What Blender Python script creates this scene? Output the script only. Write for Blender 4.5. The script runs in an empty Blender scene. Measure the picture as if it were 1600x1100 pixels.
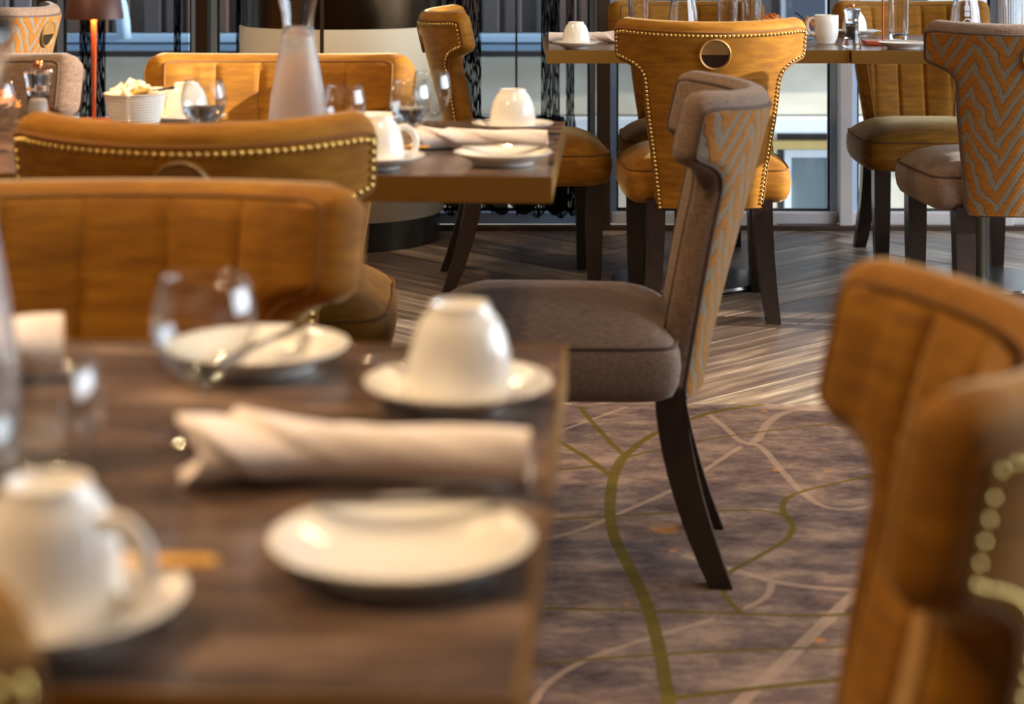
import bpy, bmesh, math, random
from math import sin, cos, pi, sqrt, radians as RAD
from mathutils import Vector, Matrix
random.seed(7)
SC = bpy.context.scene
COL = SC.collection

# ------------------------------------------------------------------ camera, world, lights, exposure
H, F = 1.12, 3000.0          # lens height (m), focal length in pixels of the 1600 px frame
cam_d = bpy.data.cameras.new('camera'); cam = bpy.data.objects.new('camera', cam_d); COL.objects.link(cam)
cam.location = (0, 0, H); cam.rotation_euler = (pi/2, 0, 0)
cam_d.sensor_width = 36; cam_d.lens = F/1600*36; cam_d.shift_y = -670/1600
cam_d.clip_start = .05; cam_d.clip_end = 200
cam_d.dof.use_dof = True; cam_d.dof.focus_distance = 5.0; cam_d.dof.aperture_fstop = 4.6
cam_d.dof.aperture_blades = 9
SC.camera = cam
SC.view_settings.view_transform = 'Standard'; SC.view_settings.look = 'None'
SC.view_settings.gamma = 1; SC.view_settings.use_curve_mapping = False
SC.view_settings.exposure = 0.0
w = bpy.data.worlds.new('sky'); SC.world = w; w.use_nodes = True
bg = w.node_tree.nodes['Background']
bg.inputs[0].default_value = (.76, .87, 1, 1); bg.inputs[1].default_value = 2.2

def lamp(name, kind, loc, energy, color, size=None, size_y=None, aim=None, **kw):
    d = bpy.data.lights.new(name, kind); d.energy = energy; d.color = color
    o = bpy.data.objects.new(name, d); COL.objects.link(o); o.location = loc
    if kind == 'AREA':
        d.shape = 'RECTANGLE' if size_y else 'DISK'; d.size = size
        if size_y: d.size_y = size_y
    if aim is not None:
        o.rotation_euler = (Vector(aim) - Vector(loc)).to_track_quat('-Z', 'Y').to_euler()
    for k, v in kw.items(): setattr(d, k, v)
    return o
WARM = (1, .69, .39); COOL = (.80, .90, 1)
lamp('sun', 'SUN', (9, 3, 4), 14.0, (1, .92, .8), aim=(9-1, 3+.12, 4-.30), angle=.012)
lamp('window_daylight', 'AREA', (4.85, 3.6, 1.75), 400, COOL, 5.6, 2.1, aim=(0, 3.6, .9))  # added cool panel inside the solid right wall, standing in for side windows
for i, (x, y, e) in enumerate(((-1.6, .9, 44), (-1.2, 2.9, 38), (-1.0, 4.9, 22), (.9, 4.3, 9), (.5, 1.9, 13))):
    lamp('downlight_lamp', 'AREA', (x, y, 2.93), e, WARM, .16, aim=(x, y, 0), spread=RAD(130))

# ------------------------------------------------------------------ helpers
def lin(c):
    return tuple((v/255/12.92 if v/255 <= .04045 else ((v/255+.055)/1.055)**2.4) for v in c)
def new_mat(name):
    m = bpy.data.materials.new(name); m.use_nodes = True
    nt = m.node_tree; return m, nt, nt.nodes['Principled BSDF']
def setp(b, **k):
    for n, v in k.items():
        n = n.replace('_', ' ')
        if isinstance(v, (tuple, list)) and len(v) == 3: v = (*v, 1)
        b.inputs[n].default_value = v
def N(nt, t, **k):
    n = nt.nodes.new(t)
    for a, v in k.items():
        if a.startswith('i_'):
            key = a[2:]; key = int(key) if key.isdigit() else key.replace('_', ' ')
            n.inputs[key].default_value = v
        else: setattr(n, a, v)
    return n
def L(nt, a, b): nt.links.new(a, b)
def ramp(nt, fac, stops):
    r = nt.nodes.new('ShaderNodeValToRGB'); els = r.color_ramp.elements
    while len(els) < len(stops): els.new(.5)
    for e, (p, c) in zip(els, stops): e.position = p; e.color = (*c, 1)
    L(nt, fac, r.inputs[0]); return r.outputs[0]
def obj_coords(nt, scale=(1, 1, 1), kind='Object'):
    tc = N(nt, 'ShaderNodeTexCoord'); mp = N(nt, 'ShaderNodeMapping'); mp.inputs['Scale'].default_value = scale
    L(nt, tc.outputs[kind], mp.inputs[0]); return mp.outputs[0]
def noise(nt, vec, scale, detail=3, rough=.55):
    n = N(nt, 'ShaderNodeTexNoise'); n.inputs['Scale'].default_value = scale
    n.inputs['Detail'].default_value = detail; n.inputs['Roughness'].default_value = rough
    L(nt, vec, n.inputs['Vector']); return n.outputs[0]
def bump(nt, h, b, strength=.3, dist=.002):
    n = N(nt, 'ShaderNodeBump'); n.inputs['Strength'].default_value = strength; n.inputs['Distance'].default_value = dist
    L(nt, h, n.inputs['Height']); L(nt, n.outputs[0], b.inputs['Normal'])
def plain(name, c, rough=.5, **k):
    m, nt, b = new_mat(name); setp(b, Base_Color=lin(c), Roughness=rough, **k); return m
def mixc(nt, fac, a, b_):
    n = N(nt, 'ShaderNodeMix', data_type='RGBA')
    for s, v in ((0, fac), (6, a), (7, b_)):
        if hasattr(v, 'is_linked'): L(nt, v, n.inputs[s])
        else: n.inputs[s].default_value = v if s == 0 else (*v, 1)
    return n.outputs[2]
def math_(nt, op, a, b_=None, c=None):
    n = N(nt, 'ShaderNodeMath', operation=op)
    for i, v in enumerate((a, b_, c)):
        if v is None: continue
        if hasattr(v, 'is_linked'): L(nt, v, n.inputs[i])
        else: n.inputs[i].default_value = v
    return n.outputs[0]

def velvet(name, dark, mid, light):
    m, nt, b = new_mat(name)
    f = noise(nt, obj_coords(nt, (3, 5, 18)), 4, 4, .6)
    f2 = noise(nt, obj_coords(nt, (2, 2, 3)), 2.3, 2)
    f = math_(nt, 'ADD', math_(nt, 'MULTIPLY', f, .6), math_(nt, 'MULTIPLY', f2, .4))
    L(nt, ramp(nt, f, ((.28, lin(dark)), (.52, lin(mid)), (.80, lin(light)))), b.inputs['Base Color'])
    setp(b, Roughness=.75, Sheen_Weight=.55, Sheen_Roughness=.3, Sheen_Tint=lin((255, 232, 180)), Specular_IOR_Level=.25)
    bump(nt, noise(nt, obj_coords(nt, (60, 60, 240)), 6, 2), b, .15, .001)
    return m
def linen(name, a, c):
    m, nt, b = new_mat(name)
    f = math_(nt, 'ADD', noise(nt, obj_coords(nt, (420, 420, 60)), 1.2, 1), noise(nt, obj_coords(nt, (60, 60, 420)), 1.2, 1))
    L(nt, ramp(nt, math_(nt, 'MULTIPLY', f, .5), ((.3, lin(a)), (.7, lin(c)))), b.inputs['Base Color'])
    setp(b, Roughness=.85, Sheen_Weight=.15, Specular_IOR_Level=.2)
    bump(nt, f, b, .35, .001)
    return m
def zigzag(name, vel, vel2, gry, gry2):
    m, nt, b = new_mat(name)
    tc = N(nt, 'ShaderNodeTexCoord'); sp = N(nt, 'ShaderNodeSeparateXYZ'); L(nt, tc.outputs['Object'], sp.inputs[0])
    nz = noise(nt, obj_coords(nt, (1, 1, 1)), 11, 3)
    ux = math_(nt, 'MULTIPLY', math_(nt, 'ARCSINE', math_(nt, 'DIVIDE', sp.outputs['X'], .356)), .356)
    x = math_(nt, 'ADD', ux, math_(nt, 'MULTIPLY', math_(nt, 'SUBTRACT', nz, .5), .055))
    tri = math_(nt, 'PINGPONG', math_(nt, 'ADD', x, 5.0125), .085)         # zigzag, half period 8.5 cm
    amp = math_(nt, 'MULTIPLY', tri, 1.75)
    v = math_(nt, 'ADD', math_(nt, 'SUBTRACT', sp.outputs['Z'], amp), math_(nt, 'MULTIPLY', nz, .05))
    st = math_(nt, 'SINE', math_(nt, 'MULTIPLY', v, 2*pi/.062))
    edge = N(nt, 'ShaderNodeMapRange', interpolation_type='SMOOTHSTEP'); L(nt, st, edge.inputs[0])
    edge.inputs[1].default_value = -.22; edge.inputs[2].default_value = .12
    weave = noise(nt, obj_coords(nt, (300, 60, 500)), 1, 1)
    gc = mixc(nt, weave, lin(gry), lin(gry2))
    vc = mixc(nt, noise(nt, obj_coords(nt, (12, 12, 50)), 3, 2), lin(vel), lin(vel2))
    rim = math_(nt, 'SUBTRACT', 1.0, math_(nt, 'MULTIPLY', math_(nt, 'ABSOLUTE', math_(nt, 'ADD', st, .08)), 3.5)); rim = math_(nt, 'MAXIMUM', rim, 0.0)
    L(nt, mixc(nt, math_(nt, 'MULTIPLY', rim, .55), mixc(nt, edge.outputs[0], gc, vc), lin((44, 30, 16))), b.inputs['Base Color'])
    setp(b, Roughness=.8, Sheen_Weight=.3, Sheen_Tint=lin((255, 215, 140)), Specular_IOR_Level=.2)
    bump(nt, math_(nt, 'ADD', edge.outputs[0], math_(nt, 'MULTIPLY', weave, .3)), b, .6, .002)
    return m
def wood(name, stops, scale=(1.2, 22, 22), rough=.4, rnd=0.0, rscale=5):
    m, nt, b = new_mat(name)
    vec = obj_coords(nt, scale)
    if rnd:
        oi = N(nt, 'ShaderNodeObjectInfo'); ad = N(nt, 'ShaderNodeVectorMath', operation='ADD')
        cb = N(nt, 'ShaderNodeCombineXYZ')
        L(nt, math_(nt, 'MULTIPLY', oi.outputs['Random'], 40), cb.inputs[0]); L(nt, math_(nt, 'MULTIPLY', oi.outputs['Random'], 17), cb.inputs[1])
        L(nt, vec, ad.inputs[0]); L(nt, cb.outputs[0], ad.inputs[1]); vec = ad.outputs[0]
    f = noise(nt, vec, rscale, 5, .62)
    if rnd:
        f = math_(nt, 'ADD', f, math_(nt, 'MULTIPLY', math_(nt, 'SUBTRACT', oi.outputs['Random'], .5), rnd))
    L(nt, ramp(nt, f, [(p, lin(c)) for p, c in stops]), b.inputs['Base Color'])
    setp(b, Roughness=rough, Specular_IOR_Level=.5)
    return m
def thin_glass(name, tint=(1, 1, 1), rough=0.0, k=1.0):
    m = bpy.data.materials.new(name); m.use_nodes = True; nt = m.node_tree; nt.nodes.clear()
    o = N(nt, 'ShaderNodeOutputMaterial'); fr = N(nt, 'ShaderNodeLayerWeight'); fr.inputs[0].default_value = .5
    t = N(nt, 'ShaderNodeBsdfTransparent'); t.inputs[0].default_value = (*tint, 1)
    g = N(nt, 'ShaderNodeBsdfGlossy'); g.inputs['Roughness'].default_value = rough
    mx = N(nt, 'ShaderNodeMixShader')
    L(nt, math_(nt, 'MULTIPLY_ADD', math_(nt, 'POWER', fr.outputs['Facing'], 3.2), .8*k, .05*k), mx.inputs[0]); L(nt, t.outputs[0], mx.inputs[1]); L(nt, g.outputs[0], mx.inputs[2])
    L(nt, mx.outputs[0], o.inputs[0]); return m
def sheer(name, c, open_, scale=None):
    """fabric that lets part of the light straight through; with SCALE an open lace of threads"""
    m = bpy.data.materials.new(name); m.use_nodes = True; nt = m.node_tree; nt.nodes.clear()
    o = N(nt, 'ShaderNodeOutputMaterial'); t = N(nt, 'ShaderNodeBsdfTransparent'); d = N(nt, 'ShaderNodeBsdfDiffuse')
    d.inputs[0].default_value = (*lin(c), 1); mx = N(nt, 'ShaderNodeMixShader')
    if scale:
        v = N(nt, 'ShaderNodeTexVoronoi', feature='DISTANCE_TO_EDGE'); v.inputs['Scale'].default_value = 1
        nz = N(nt, 'ShaderNodeTexNoise'); nz.inputs['Scale'].default_value = 9
        tc = N(nt, 'ShaderNodeTexCoord'); L(nt, tc.outputs['Object'], nz.inputs['Vector'])
        va = N(nt, 'ShaderNodeVectorMath', operation='MULTIPLY_ADD'); va.inputs[1].default_value = (.03, .03, .03)
        L(nt, nz.outputs['Color'], va.inputs[0]); L(nt, tc.outputs['Object'], va.inputs[2])
        mp = N(nt, 'ShaderNodeMapping'); mp.inputs['Scale'].default_value = scale
        L(nt, va.outputs[0], mp.inputs[0]); L(nt, mp.outputs[0], v.inputs['Vector'])
        r = N(nt, 'ShaderNodeMapRange'); r.inputs[1].default_value = .10; r.inputs[2].default_value = .26
        r.inputs[3].default_value = 1; r.inputs[4].default_value = 1-open_
        L(nt, v.outputs['Distance'], r.inputs[0]); L(nt, r.outputs[0], mx.inputs[0])
    else: mx.inputs[0].default_value = 1-open_
    L(nt, t.outputs[0], mx.inputs[1]); L(nt, d.outputs[0], mx.inputs[2]); L(nt, mx.outputs[0], o.inputs[0]); return m

M = {}
M['gold'] = velvet('gold_velvet', (96, 57, 4), (134, 86, 9), (168, 121, 30))
M['brown'] = linen('brown_linen', (84, 66, 54), (124, 102, 87))
M['zig_orange'] = zigzag('orange_zigzag', (100, 54, 6), (156, 96, 22), (64, 55, 46), (138, 123, 105))
M['leg'] = wood('dark_leg_wood', ((.3, (20, 11, 8)), (.7, (38, 23, 17))), (20, 20, 1.5), .3)
M['brass'] = plain('brass', (206, 176, 104), .28, Metallic=1.0)
M['brass_bright'] = plain('bright_brass', (236, 176, 80), .35, Metallic=.6)  # cutlery metal with the warm lamp reflection put into its colour
M['bronze'] = plain('bronze_pull', (132, 98, 54), .45, Metallic=.25)
M['recess'] = plain('pull_recess', (62, 48, 38), .3, Metallic=.7)
M['top'] = wood('dark_table_laminate', ((.3, (40, 31, 26)), (.46, (80, 61, 50)), (.58, (114, 91, 76)), (.72, (158, 133, 114))), (2.2, 9, 9), .22, rscale=2.4)
M['edge'] = plain('brushed_brass_edge', (150, 112, 52), .42, Metallic=.75)
M['metal'] = plain('grey_base_metal', (120, 118, 112), .26, Metallic=.9)
M['post'] = plain('post_metal', (70, 62, 50), .35, Metallic=.8)
M['china'] = plain('white_china', (240, 236, 228), .12, Coat_Weight=.4, Coat_Roughness=.05)
M['steel'] = plain('polished_steel', (210, 205, 198), .12, Metallic=1.0)
M['dark_steel'] = plain('dark_handle', (40, 36, 36), .3)
M['copper'] = plain('copper_lamp', (186, 84, 38), .38, Metallic=.4)
M['shade'] = plain('brown_shade', (74, 44, 36), .45, Metallic=.35)
M['glass'] = thin_glass('thin_glass', (.97, .98, .98))
M['pane'] = thin_glass('window_glass', (.96, .98, 1), k=.6)
m, nt, b = new_mat('thick_glass'); setp(b, Base_Color=(.98, .99, 1), Roughness=.0, Transmission_Weight=1.0, IOR=1.45); M['thick'] = m
m, nt, b = new_mat('misted_glass'); setp(b, Base_Color=(.95, .95, .97), Roughness=.16, Transmission_Weight=.88, IOR=1.22)
bump(nt, noise(nt, obj_coords(nt), 160, 2), b, .4, .002); M['mist'] = m
m, nt, b = new_mat('white_napkin')
L(nt, ramp(nt, noise(nt, obj_coords(nt, (1, 1, 1)), 400, 1), ((.3, lin((224, 208, 200))), (.7, lin((246, 236, 230))))), b.inputs['Base Color']); setp(b, Roughness=.9)
M['napkin'] = m
M['copper_trim'] = plain('rose_gold_knob', (214, 140, 90), .22, Metallic=.9)
M['pepper'] = plain('peppercorns', (52, 40, 34), .7)
M['salt'] = plain('coarse_salt', (214, 206, 200), .7)
m, nt, b = new_mat('orange_crisps'); oi = obj_coords(nt)
L(nt, ramp(nt, noise(nt, oi, 40, 2), ((.35, lin((216, 116, 44))), (.65, lin((250, 178, 104))))), b.inputs['Base Color']); setp(b, Roughness=.6); M['crisp'] = m
M['sachet_white'] = plain('white_sachet', (246, 232, 206), .6); M['sachet_yellow'] = plain('yellow_sachet', (240, 186, 84), .6)
M['plank'] = wood('plank_wood', ((.2, (60, 49, 43)), (.44, (98, 82, 71)), (.6, (140, 122, 102)), (.8, (194, 178, 154))), (1.0, 11, 11), .36, .30, 2.4)
M['grout'] = plain('dark_joint', (34, 27, 24), .8)
M['beige'] = plain('beige_panel', (226, 216, 192), .5)
M['dark_bronze'] = plain('dark_bronze_cladding', (58, 44, 28), .25, Metallic=.9)
M['dark_metal'] = plain('dark_base_band', (62, 56, 46), .3, Metallic=.85)
M['frame_brown'] = plain('brown_mullion', (62, 42, 28), .45)
M['frame_pale'] = plain('pale_mullion', (196, 190, 190), .4)
M['frame_blue'] = plain('blue_grey_frame', (170, 194, 226), .35)  # blue frame paint, paled to carry outdoor light on the bottom rail
M['black'] = plain('black_gasket', (16, 16, 18), .5)
M['lace'] = sheer('black_lace', (18, 15, 14), .55, (95, 95, 15))
M['drape'] = sheer('black_drape', (14, 12, 12), .02)
M['blind'] = sheer('grey_sheer_blind', (84, 90, 94), .70)
M['wallpaint'] = plain('warm_wall_paint', (150, 128, 104), .8)
M['ceil'] = plain('ceiling_paint', (196, 184, 168), .9)

def mesh(name, vs, fs, mat=None, smooth=False):
    me = bpy.data.meshes.new(name); me.from_pydata([tuple(v) for v in vs], [], fs)
    if mat: me.materials.append(M[mat] if isinstance(mat, str) else mat)
    if smooth: me.polygons.foreach_set('use_smooth', [True]*len(me.polygons))
    me.update(); return me
def link(name, me, parent=None, loc=None, rot=None):
    o = bpy.data.objects.new(name, me); COL.objects.link(o)
    if parent is not None: o.parent = parent
    if loc is not None: o.location = loc
    if rot is not None: o.rotation_euler = rot
    return o
def tag(o, label=None, cat=None, group=None, kind=None):
    for k, v in (('label', label), ('category', cat), ('group', group), ('kind', kind)):
        if v: o[k] = v
    return o
def empty(name, loc, rz=0, label=None, cat=None, group=None, kind=None):
    o = link(name, None, None, loc, (0, 0, rz)); o.empty_display_size = .1
    return tag(o, label, cat, group, kind)
class MB:
    def __init__(s): s.v = []; s.f = []
    def add(s, vs, fs):
        k = len(s.v); s.v += [tuple(v) for v in vs]; s.f += [tuple(i+k for i in f) for f in fs]; return s
    def box(s, x0, x1, y0, y1, z0, z1, bev=0):
        if bev:
            bm = bmesh.new(); bmesh.ops.create_cube(bm, size=1)
            for v in bm.verts: v.co = ((x0+x1)/2+v.co.x*(x1-x0), (y0+y1)/2+v.co.y*(y1-y0), (z0+z1)/2+v.co.z*(z1-z0))
            bmesh.ops.bevel(bm, geom=bm.edges[:], offset=bev, segments=2, affect='EDGES', profile=.6)
            bm.verts.index_update()
            s.add([v.co[:] for v in bm.verts], [[v.index for v in f.verts] for f in bm.faces]); bm.free(); return s
        return s.add([(x, y, z) for z in (z0, z1) for y in (y0, y1) for x in (x0, x1)],
                     [(0, 2, 3, 1), (4, 5, 7, 6), (0, 1, 5, 4), (2, 6, 7, 3), (0, 4, 6, 2), (1, 3, 7, 5)])
    def lathe(s, prof, n=40, a0=0, a1=2*pi, cap=False):
        """PROF (r, z) pairs; closed ends where r is 0"""
        full = abs(a1-a0-2*pi) < 1e-6; m = n if full else n+1
        vs, fs, rows = [], [], []
        for r, z in prof:
            if r < 1e-7: rows.append([len(vs)]); vs.append((0, 0, z)); continue
            rows.append(list(range(len(vs), len(vs)+m)))
            for i in range(m):
                a = a0+(a1-a0)*i/n; vs.append((r*cos(a), r*sin(a), z))
        for A, B in zip(rows, rows[1:]):
            for i in range(n):
                j = (i+1) % m
                if len(A) == 1 and len(B) == 1: continue
                if len(A) == 1: fs.append((A[0], B[j], B[i]))
                elif len(B) == 1: fs.append((A[i], A[j], B[0]))
                else: fs.append((A[i], A[j], B[j], B[i]))
        return s.add(vs, fs)
    def tube(s, pts, r, n=8, closed=False, flat=1.0):
        pts = [Vector(p) for p in pts]; rs = r if isinstance(r, (list, tuple)) else [r]*len(pts)
        k = len(pts); vs, fs = [], []; up = Vector((0, 0, 1)); prev = None
        for i, p in enumerate(pts):
            a = pts[(i-1) % k] if (closed or i > 0) else p; c = pts[(i+1) % k] if (closed or i < k-1) else p
            t = (c-a).normalized()
            if prev is None:
                u = t.orthogonal().normalized() if abs(t.dot(up)) > .95 else t.cross(up).normalized()
            else: u = (prev-t*prev.dot(t)).normalized()
            prev = u; w_ = t.cross(u)
            for j in range(n):
                q = 2*pi*j/n; vs.append(p+u*(cos(q)*rs[i])+w_*(sin(q)*rs[i]*flat))
        for i in range(k if closed else k-1):
            for j in range(n):
                a, c = i*n, ((i+1) % k)*n; fs.append((a+j, a+(j+1) % n, c+(j+1) % n, c+j))
        if not closed: fs += [tuple(range(n))[::-1], tuple(range((k-1)*n, k*n))]
        return s.add(vs, fs)
    def xf(s, mat):
        s.v = [tuple(mat @ Vector(v)) for v in s.v]; return s
    def mesh(s, name, mat, smooth=False): return mesh(name, s.v, s.f, mat, smooth)
    def obj(s, name, mat, parent=None, smooth=False, loc=None, rot=None): return link(name, s.mesh(name, mat, smooth), parent, loc, rot)
def sharpen(me, deg=35):
    """keep smooth shading but split it on sharp edges"""
    bm = bmesh.new(); bm.from_mesh(me); lim = RAD(deg)
    for e in bm.edges:
        e.smooth = not (len(e.link_faces) == 2 and e.calc_face_angle(0) > lim)
    bm.to_mesh(me); bm.free(); return me
def struct(o): return tag(o, kind='structure')
def floor_pt(px, py, z=0.0):
    s = (py+120)/(H-z); return ((px-800)/s, F/s)

# ------------------------------------------------------------------ the room shell
fl = struct(MB().box(-4, 5, -2, 7.1, -.12, -.006).obj('floor', 'grout'))
# herringbone planks, each its own piece of the floor
PW, PL, GAP = .2, 1.2, .006
def clip_poly(poly, axis, lim, keep_less):
    out = []
    for a, b_ in zip(poly, poly[1:]+poly[:1]):
        ia, ib = ((a[axis] <= lim) == keep_less), ((b_[axis] <= lim) == keep_less)
        if ia: out.append(a)
        if ia != ib:
            t = (lim-a[axis])/(b_[axis]-a[axis]); out.append((a[0]+t*(b_[0]-a[0]), a[1]+t*(b_[1]-a[1])))
    return out
ANG = RAD(45-2)
ca, sa = cos(ANG), sin(ANG)
def plank(lx, ly, horiz):
    """a plank in the rotated lattice, clipped to the wooden part of the floor"""
    x0, y0 = lx*PW, ly*PW
    sx, sy = (PL, PW) if horiz else (PW, PL)
    g = GAP/2
    q = [(x0+g, y0+g), (x0+sx-g, y0+g), (x0+sx-g, y0+sy-g), (x0+g, y0+sy-g)]
    cx, cy = x0+sx/2, y0+sy/2
    wp = [(ca*x-sa*y+.32, sa*x+ca*y+5.75) for x, y in q]
    for ax, lim, kl in ((1, 7.03, True), (1, 4.40, False), (0, -1.9, False), (0, 2.7, True)):
        wp = clip_poly(wp, ax, lim, kl)
        if len(wp) < 3: return
    c = (ca*cx-sa*cy+.32, sa*cx+ca*cy+5.75); r = ANG if horiz else ANG+pi/2
    loc = []
    for x, y in wp:
        dx, dy = x-c[0], y-c[1]; loc.append((cos(r)*dx+sin(r)*dy, -sin(r)*dx+cos(r)*dy))
    n = len(loc); dz = random.uniform(-.0004, .0004)
    vs = [(x, y, -.006) for x, y in loc]+[(x, y, dz) for x, y in loc]
    fs = [tuple(range(n, 2*n)), tuple(range(n))[::-1]]+[(i, (i+1) % n, n+(i+1) % n, n+i) for i in range(n)]
    link('plank', mesh('plank', vs, fs, 'plank'), fl, (c[0], c[1], 0), (0, 0, r))
K6 = int(PL/PW+.5)
for i in range(-26, 26):
    for j in range(-26, 26):
        if (i-j) % (2*K6) == 0: plank(i, j, True)
        if (i-j) % (2*K6) == 2*K6-1: plank(i, j, False)

# the carpet: veins stored as distances on the mesh, turned into colour by its material
VG = [(.0105, [(1047, 1120), (1034, 1036), (1020, 977), (1006, 936), (979, 882), (959, 845), (952, 809), (954, 773), (959, 745), (970, 723), (977, 716)]),
      (.008, [(977, 716), (1002, 693), (1034, 675), (1065, 664), (1102, 650), (1143, 641), (1190, 636)]),
      (.006, [(977, 716), (961, 702), (929, 668), (906, 639)]), (.007, [(957, 750), (929, 727), (897, 707), (870, 691), (830, 672)]),
      (.004, [(935, 732), (865, 739), (800, 745)]), (.0028, [(980, 718), (1025, 707), (1097, 691), (1175, 680), (1275, 668), (1400, 655)]),
      (.0032, [(800, 820), (861, 816), (943, 811), (1047, 805), (1175, 800), (1211, 805), (1229, 811)]),
      (.0035, [(1500, 712), (1370, 745), (1297, 761), (1247, 773), (1227, 784)]),
      (.006, [(1227, 784), (1220, 800), (1236, 818), (1240, 832), (1229, 848)]),
      (.004, [(1229, 848), (1193, 870), (1156, 889), (1134, 902), (1129, 927), (1138, 945), (1156, 961)]),
      (.0042, [(760, 953), (820, 955), (934, 957), (1025, 959), (1156, 964), (1275, 968), (1365, 961), (1500, 950)]),
      (.003, [(760, 1050), (829, 1045), (934, 1034), (1038, 1027), (1175, 1020), (1338, 1015), (1500, 1008)]),
      (.007, [(1050, 1096), (1138, 1086), (1229, 1075), (1334, 1066), (1460, 1050)])]
VC = [(.005, [(860, 683), (875, 677), (979, 639)]),
      (.007, [(1106, 650), (1138, 675), (1156, 695), (1188, 698), (1215, 732), (1247, 768), (1275, 791), (1302, 800), (1347, 800), (1420, 770)]),
      (.009, [(1172, 698), (1188, 686), (1197, 664), (1229, 645), (1275, 643), (1340, 650)]),
      (.006, [(1156, 702), (1111, 732), (1056, 768), (993, 795), (911, 832), (840, 850)]),
      (.006, [(830, 1110), (852, 1073), (911, 1036), (1002, 1005), (1111, 973)]),
      (.008, [(1070, 873), (1138, 891), (1206, 914), (1275, 923), (1343, 927), (1450, 925)]), (.006, [(1206, 914), (1202, 936), (1165, 955)]),
      (.011, [(1343, 927), (1302, 964), (1265, 1000), (1220, 1045), (1184, 1077), (1150, 1110)])]
def smooth_line(pts):
    pts = [floor_pt(*p) for p in pts]
    for _ in range(2):
        q = [pts[0]]
        for a, b_ in zip(pts, pts[1:]): q += [(.75*a[0]+.25*b_[0], .75*a[1]+.25*b_[1]), (.25*a[0]+.75*b_[0], .25*a[1]+.75*b_[1])]
        pts = q+[pts[-1]]
    return pts
rr = random.Random(3)
def wander(hw):
    x, y, a = rr.uniform(-1.4, 1.6), rr.uniform(.8, 2.7), rr.uniform(0, 6.28); pts = []
    for _ in range(14):
        pts.append((x, min(y, 2.72))); a += rr.uniform(-.6, .6); x += .12*cos(a); y += .12*sin(a)
    return hw, pts
import numpy as np
CX0, CX1, CY0, CY1, CS = -1.5, 1.6, .6, 4.45, .0105
nx, ny = int((CX1-CX0)/CS)+1, int((CY1-CY0)/CS)+1
gx, gy = np.meshgrid(np.concatenate([np.linspace(CX0, -.16, 60)[:-1], np.linspace(-.16, 1.0, 200)[:-1], np.linspace(1.0, CX1, 28)]), np.concatenate([np.linspace(CY0, 2.5, 80)[:-1], np.linspace(2.5, CY1, 320)]))
def field(lines):
    d = np.full(gx.shape, .2)
    for hw, pts in lines:
        for (x0, y0), (x1, y1) in zip(pts, pts[1:]):
            k0 = np.searchsorted(gx[0], min(x0, x1)-.06); k1 = np.searchsorted(gx[0], max(x0, x1)+.06)
            r0 = np.searchsorted(gy[:, 0], min(y0, y1)-.06); r1 = np.searchsorted(gy[:, 0], max(y0, y1)+.06)
            if k1 <= k0 or r1 <= r0: continue
            X, Y = gx[r0:r1, k0:k1], gy[r0:r1, k0:k1]
            dx, dy = x1-x0, y1-y0; t = np.clip(((X-x0)*dx+(Y-y0)*dy)/(dx*dx+dy*dy+1e-12), 0, 1)
            d[r0:r1, k0:k1] = np.minimum(d[r0:r1, k0:k1], np.hypot(X-x0-t*dx, Y-y0-t*dy)-hw)
    return d
dg = field([(hw+(.0012 if hw < .0045 else 0), smooth_line(p)) for hw, p in VG]+[wander(h) for h in (.01, .004, .004, .007, .003)])
dc = field([(hw, smooth_line(p)) for hw, p in VC]+[wander(h) for h in (.008, .006, .007)])
vs = np.stack([gx.ravel(), gy.ravel(), np.full(gx.size, .005)], 1)
idx = np.arange(gx.size).reshape(gx.shape)
quads = np.stack([idx[:-1, :-1].ravel(), idx[:-1, 1:].ravel(), idx[1:, 1:].ravel(), idx[1:, :-1].ravel()], 1)
vl, fl_ = vs.tolist(), quads.tolist()
k = len(vl)
vl += [(-3.9, -1.9, .005), (4.9, -1.9, .005), (4.9, 4.45, .005), (-3.9, 4.45, .005), (CX0, CY0, .005), (CX1, CY0, .005), (CX1, CY1, .005), (CX0, CY1, .005)]
fl_ += [(k, k+1, k+5, k+4), (k+1, k+2, k+6, k+5), (k+3, k, k+4, k+7)]
vl += [(-3.9, 4.45, -.004), (4.9, 4.45, -.004)]; fl_ += [(k+3, k+8, k+9, k+2)]
cme = mesh('carpet', vl, fl_)
for nm, dat in (('vein_green', dg), ('vein_cream', dc)):
    a = cme.attributes.new(nm, 'FLOAT', 'POINT'); a.data.foreach_set('value', np.concatenate([dat.ravel(), np.full(len(vl)-k, .2)]).astype(np.float32))
m, nt, b = new_mat('patterned_carpet')
def vein(att):
    a = N(nt, 'ShaderNodeAttribute', attribute_name=att); r = N(nt, 'ShaderNodeMapRange', interpolation_type='SMOOTHSTEP')
    nz = noise(nt, obj_coords(nt), 60, 2)
    L(nt, math_(nt, 'ADD', a.outputs['Fac'], math_(nt, 'MULTIPLY', math_(nt, 'SUBTRACT', nz, .5), .004)), r.inputs[0])
    r.inputs[1].default_value = -.0012; r.inputs[2].default_value = .0016; r.inputs[3].default_value = 1; r.inputs[4].default_value = 0
    return r.outputs[0]
n1 = noise(nt, obj_coords(nt, (1.6, 2.6, 1)), 3.6, 7, .74); n2 = noise(nt, obj_coords(nt, (1, 1, 1)), 2.0, 2)
base = ramp(nt, math_(nt, 'ADD', math_(nt, 'MULTIPLY', n1, .8), math_(nt, 'MULTIPLY', n2, .2)), ((.39, lin((70, 57, 57))), (.5, lin((106, 88, 81))), (.61, lin((142, 119, 103)))))
n3 = noise(nt, obj_coords(nt, (1, 1.0, 1)), 9, 2)
og = N(nt, 'ShaderNodeMapRange'); L(nt, n3, og.inputs[0]); og.inputs[1].default_value = .675; og.inputs[2].default_value = .70
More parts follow.
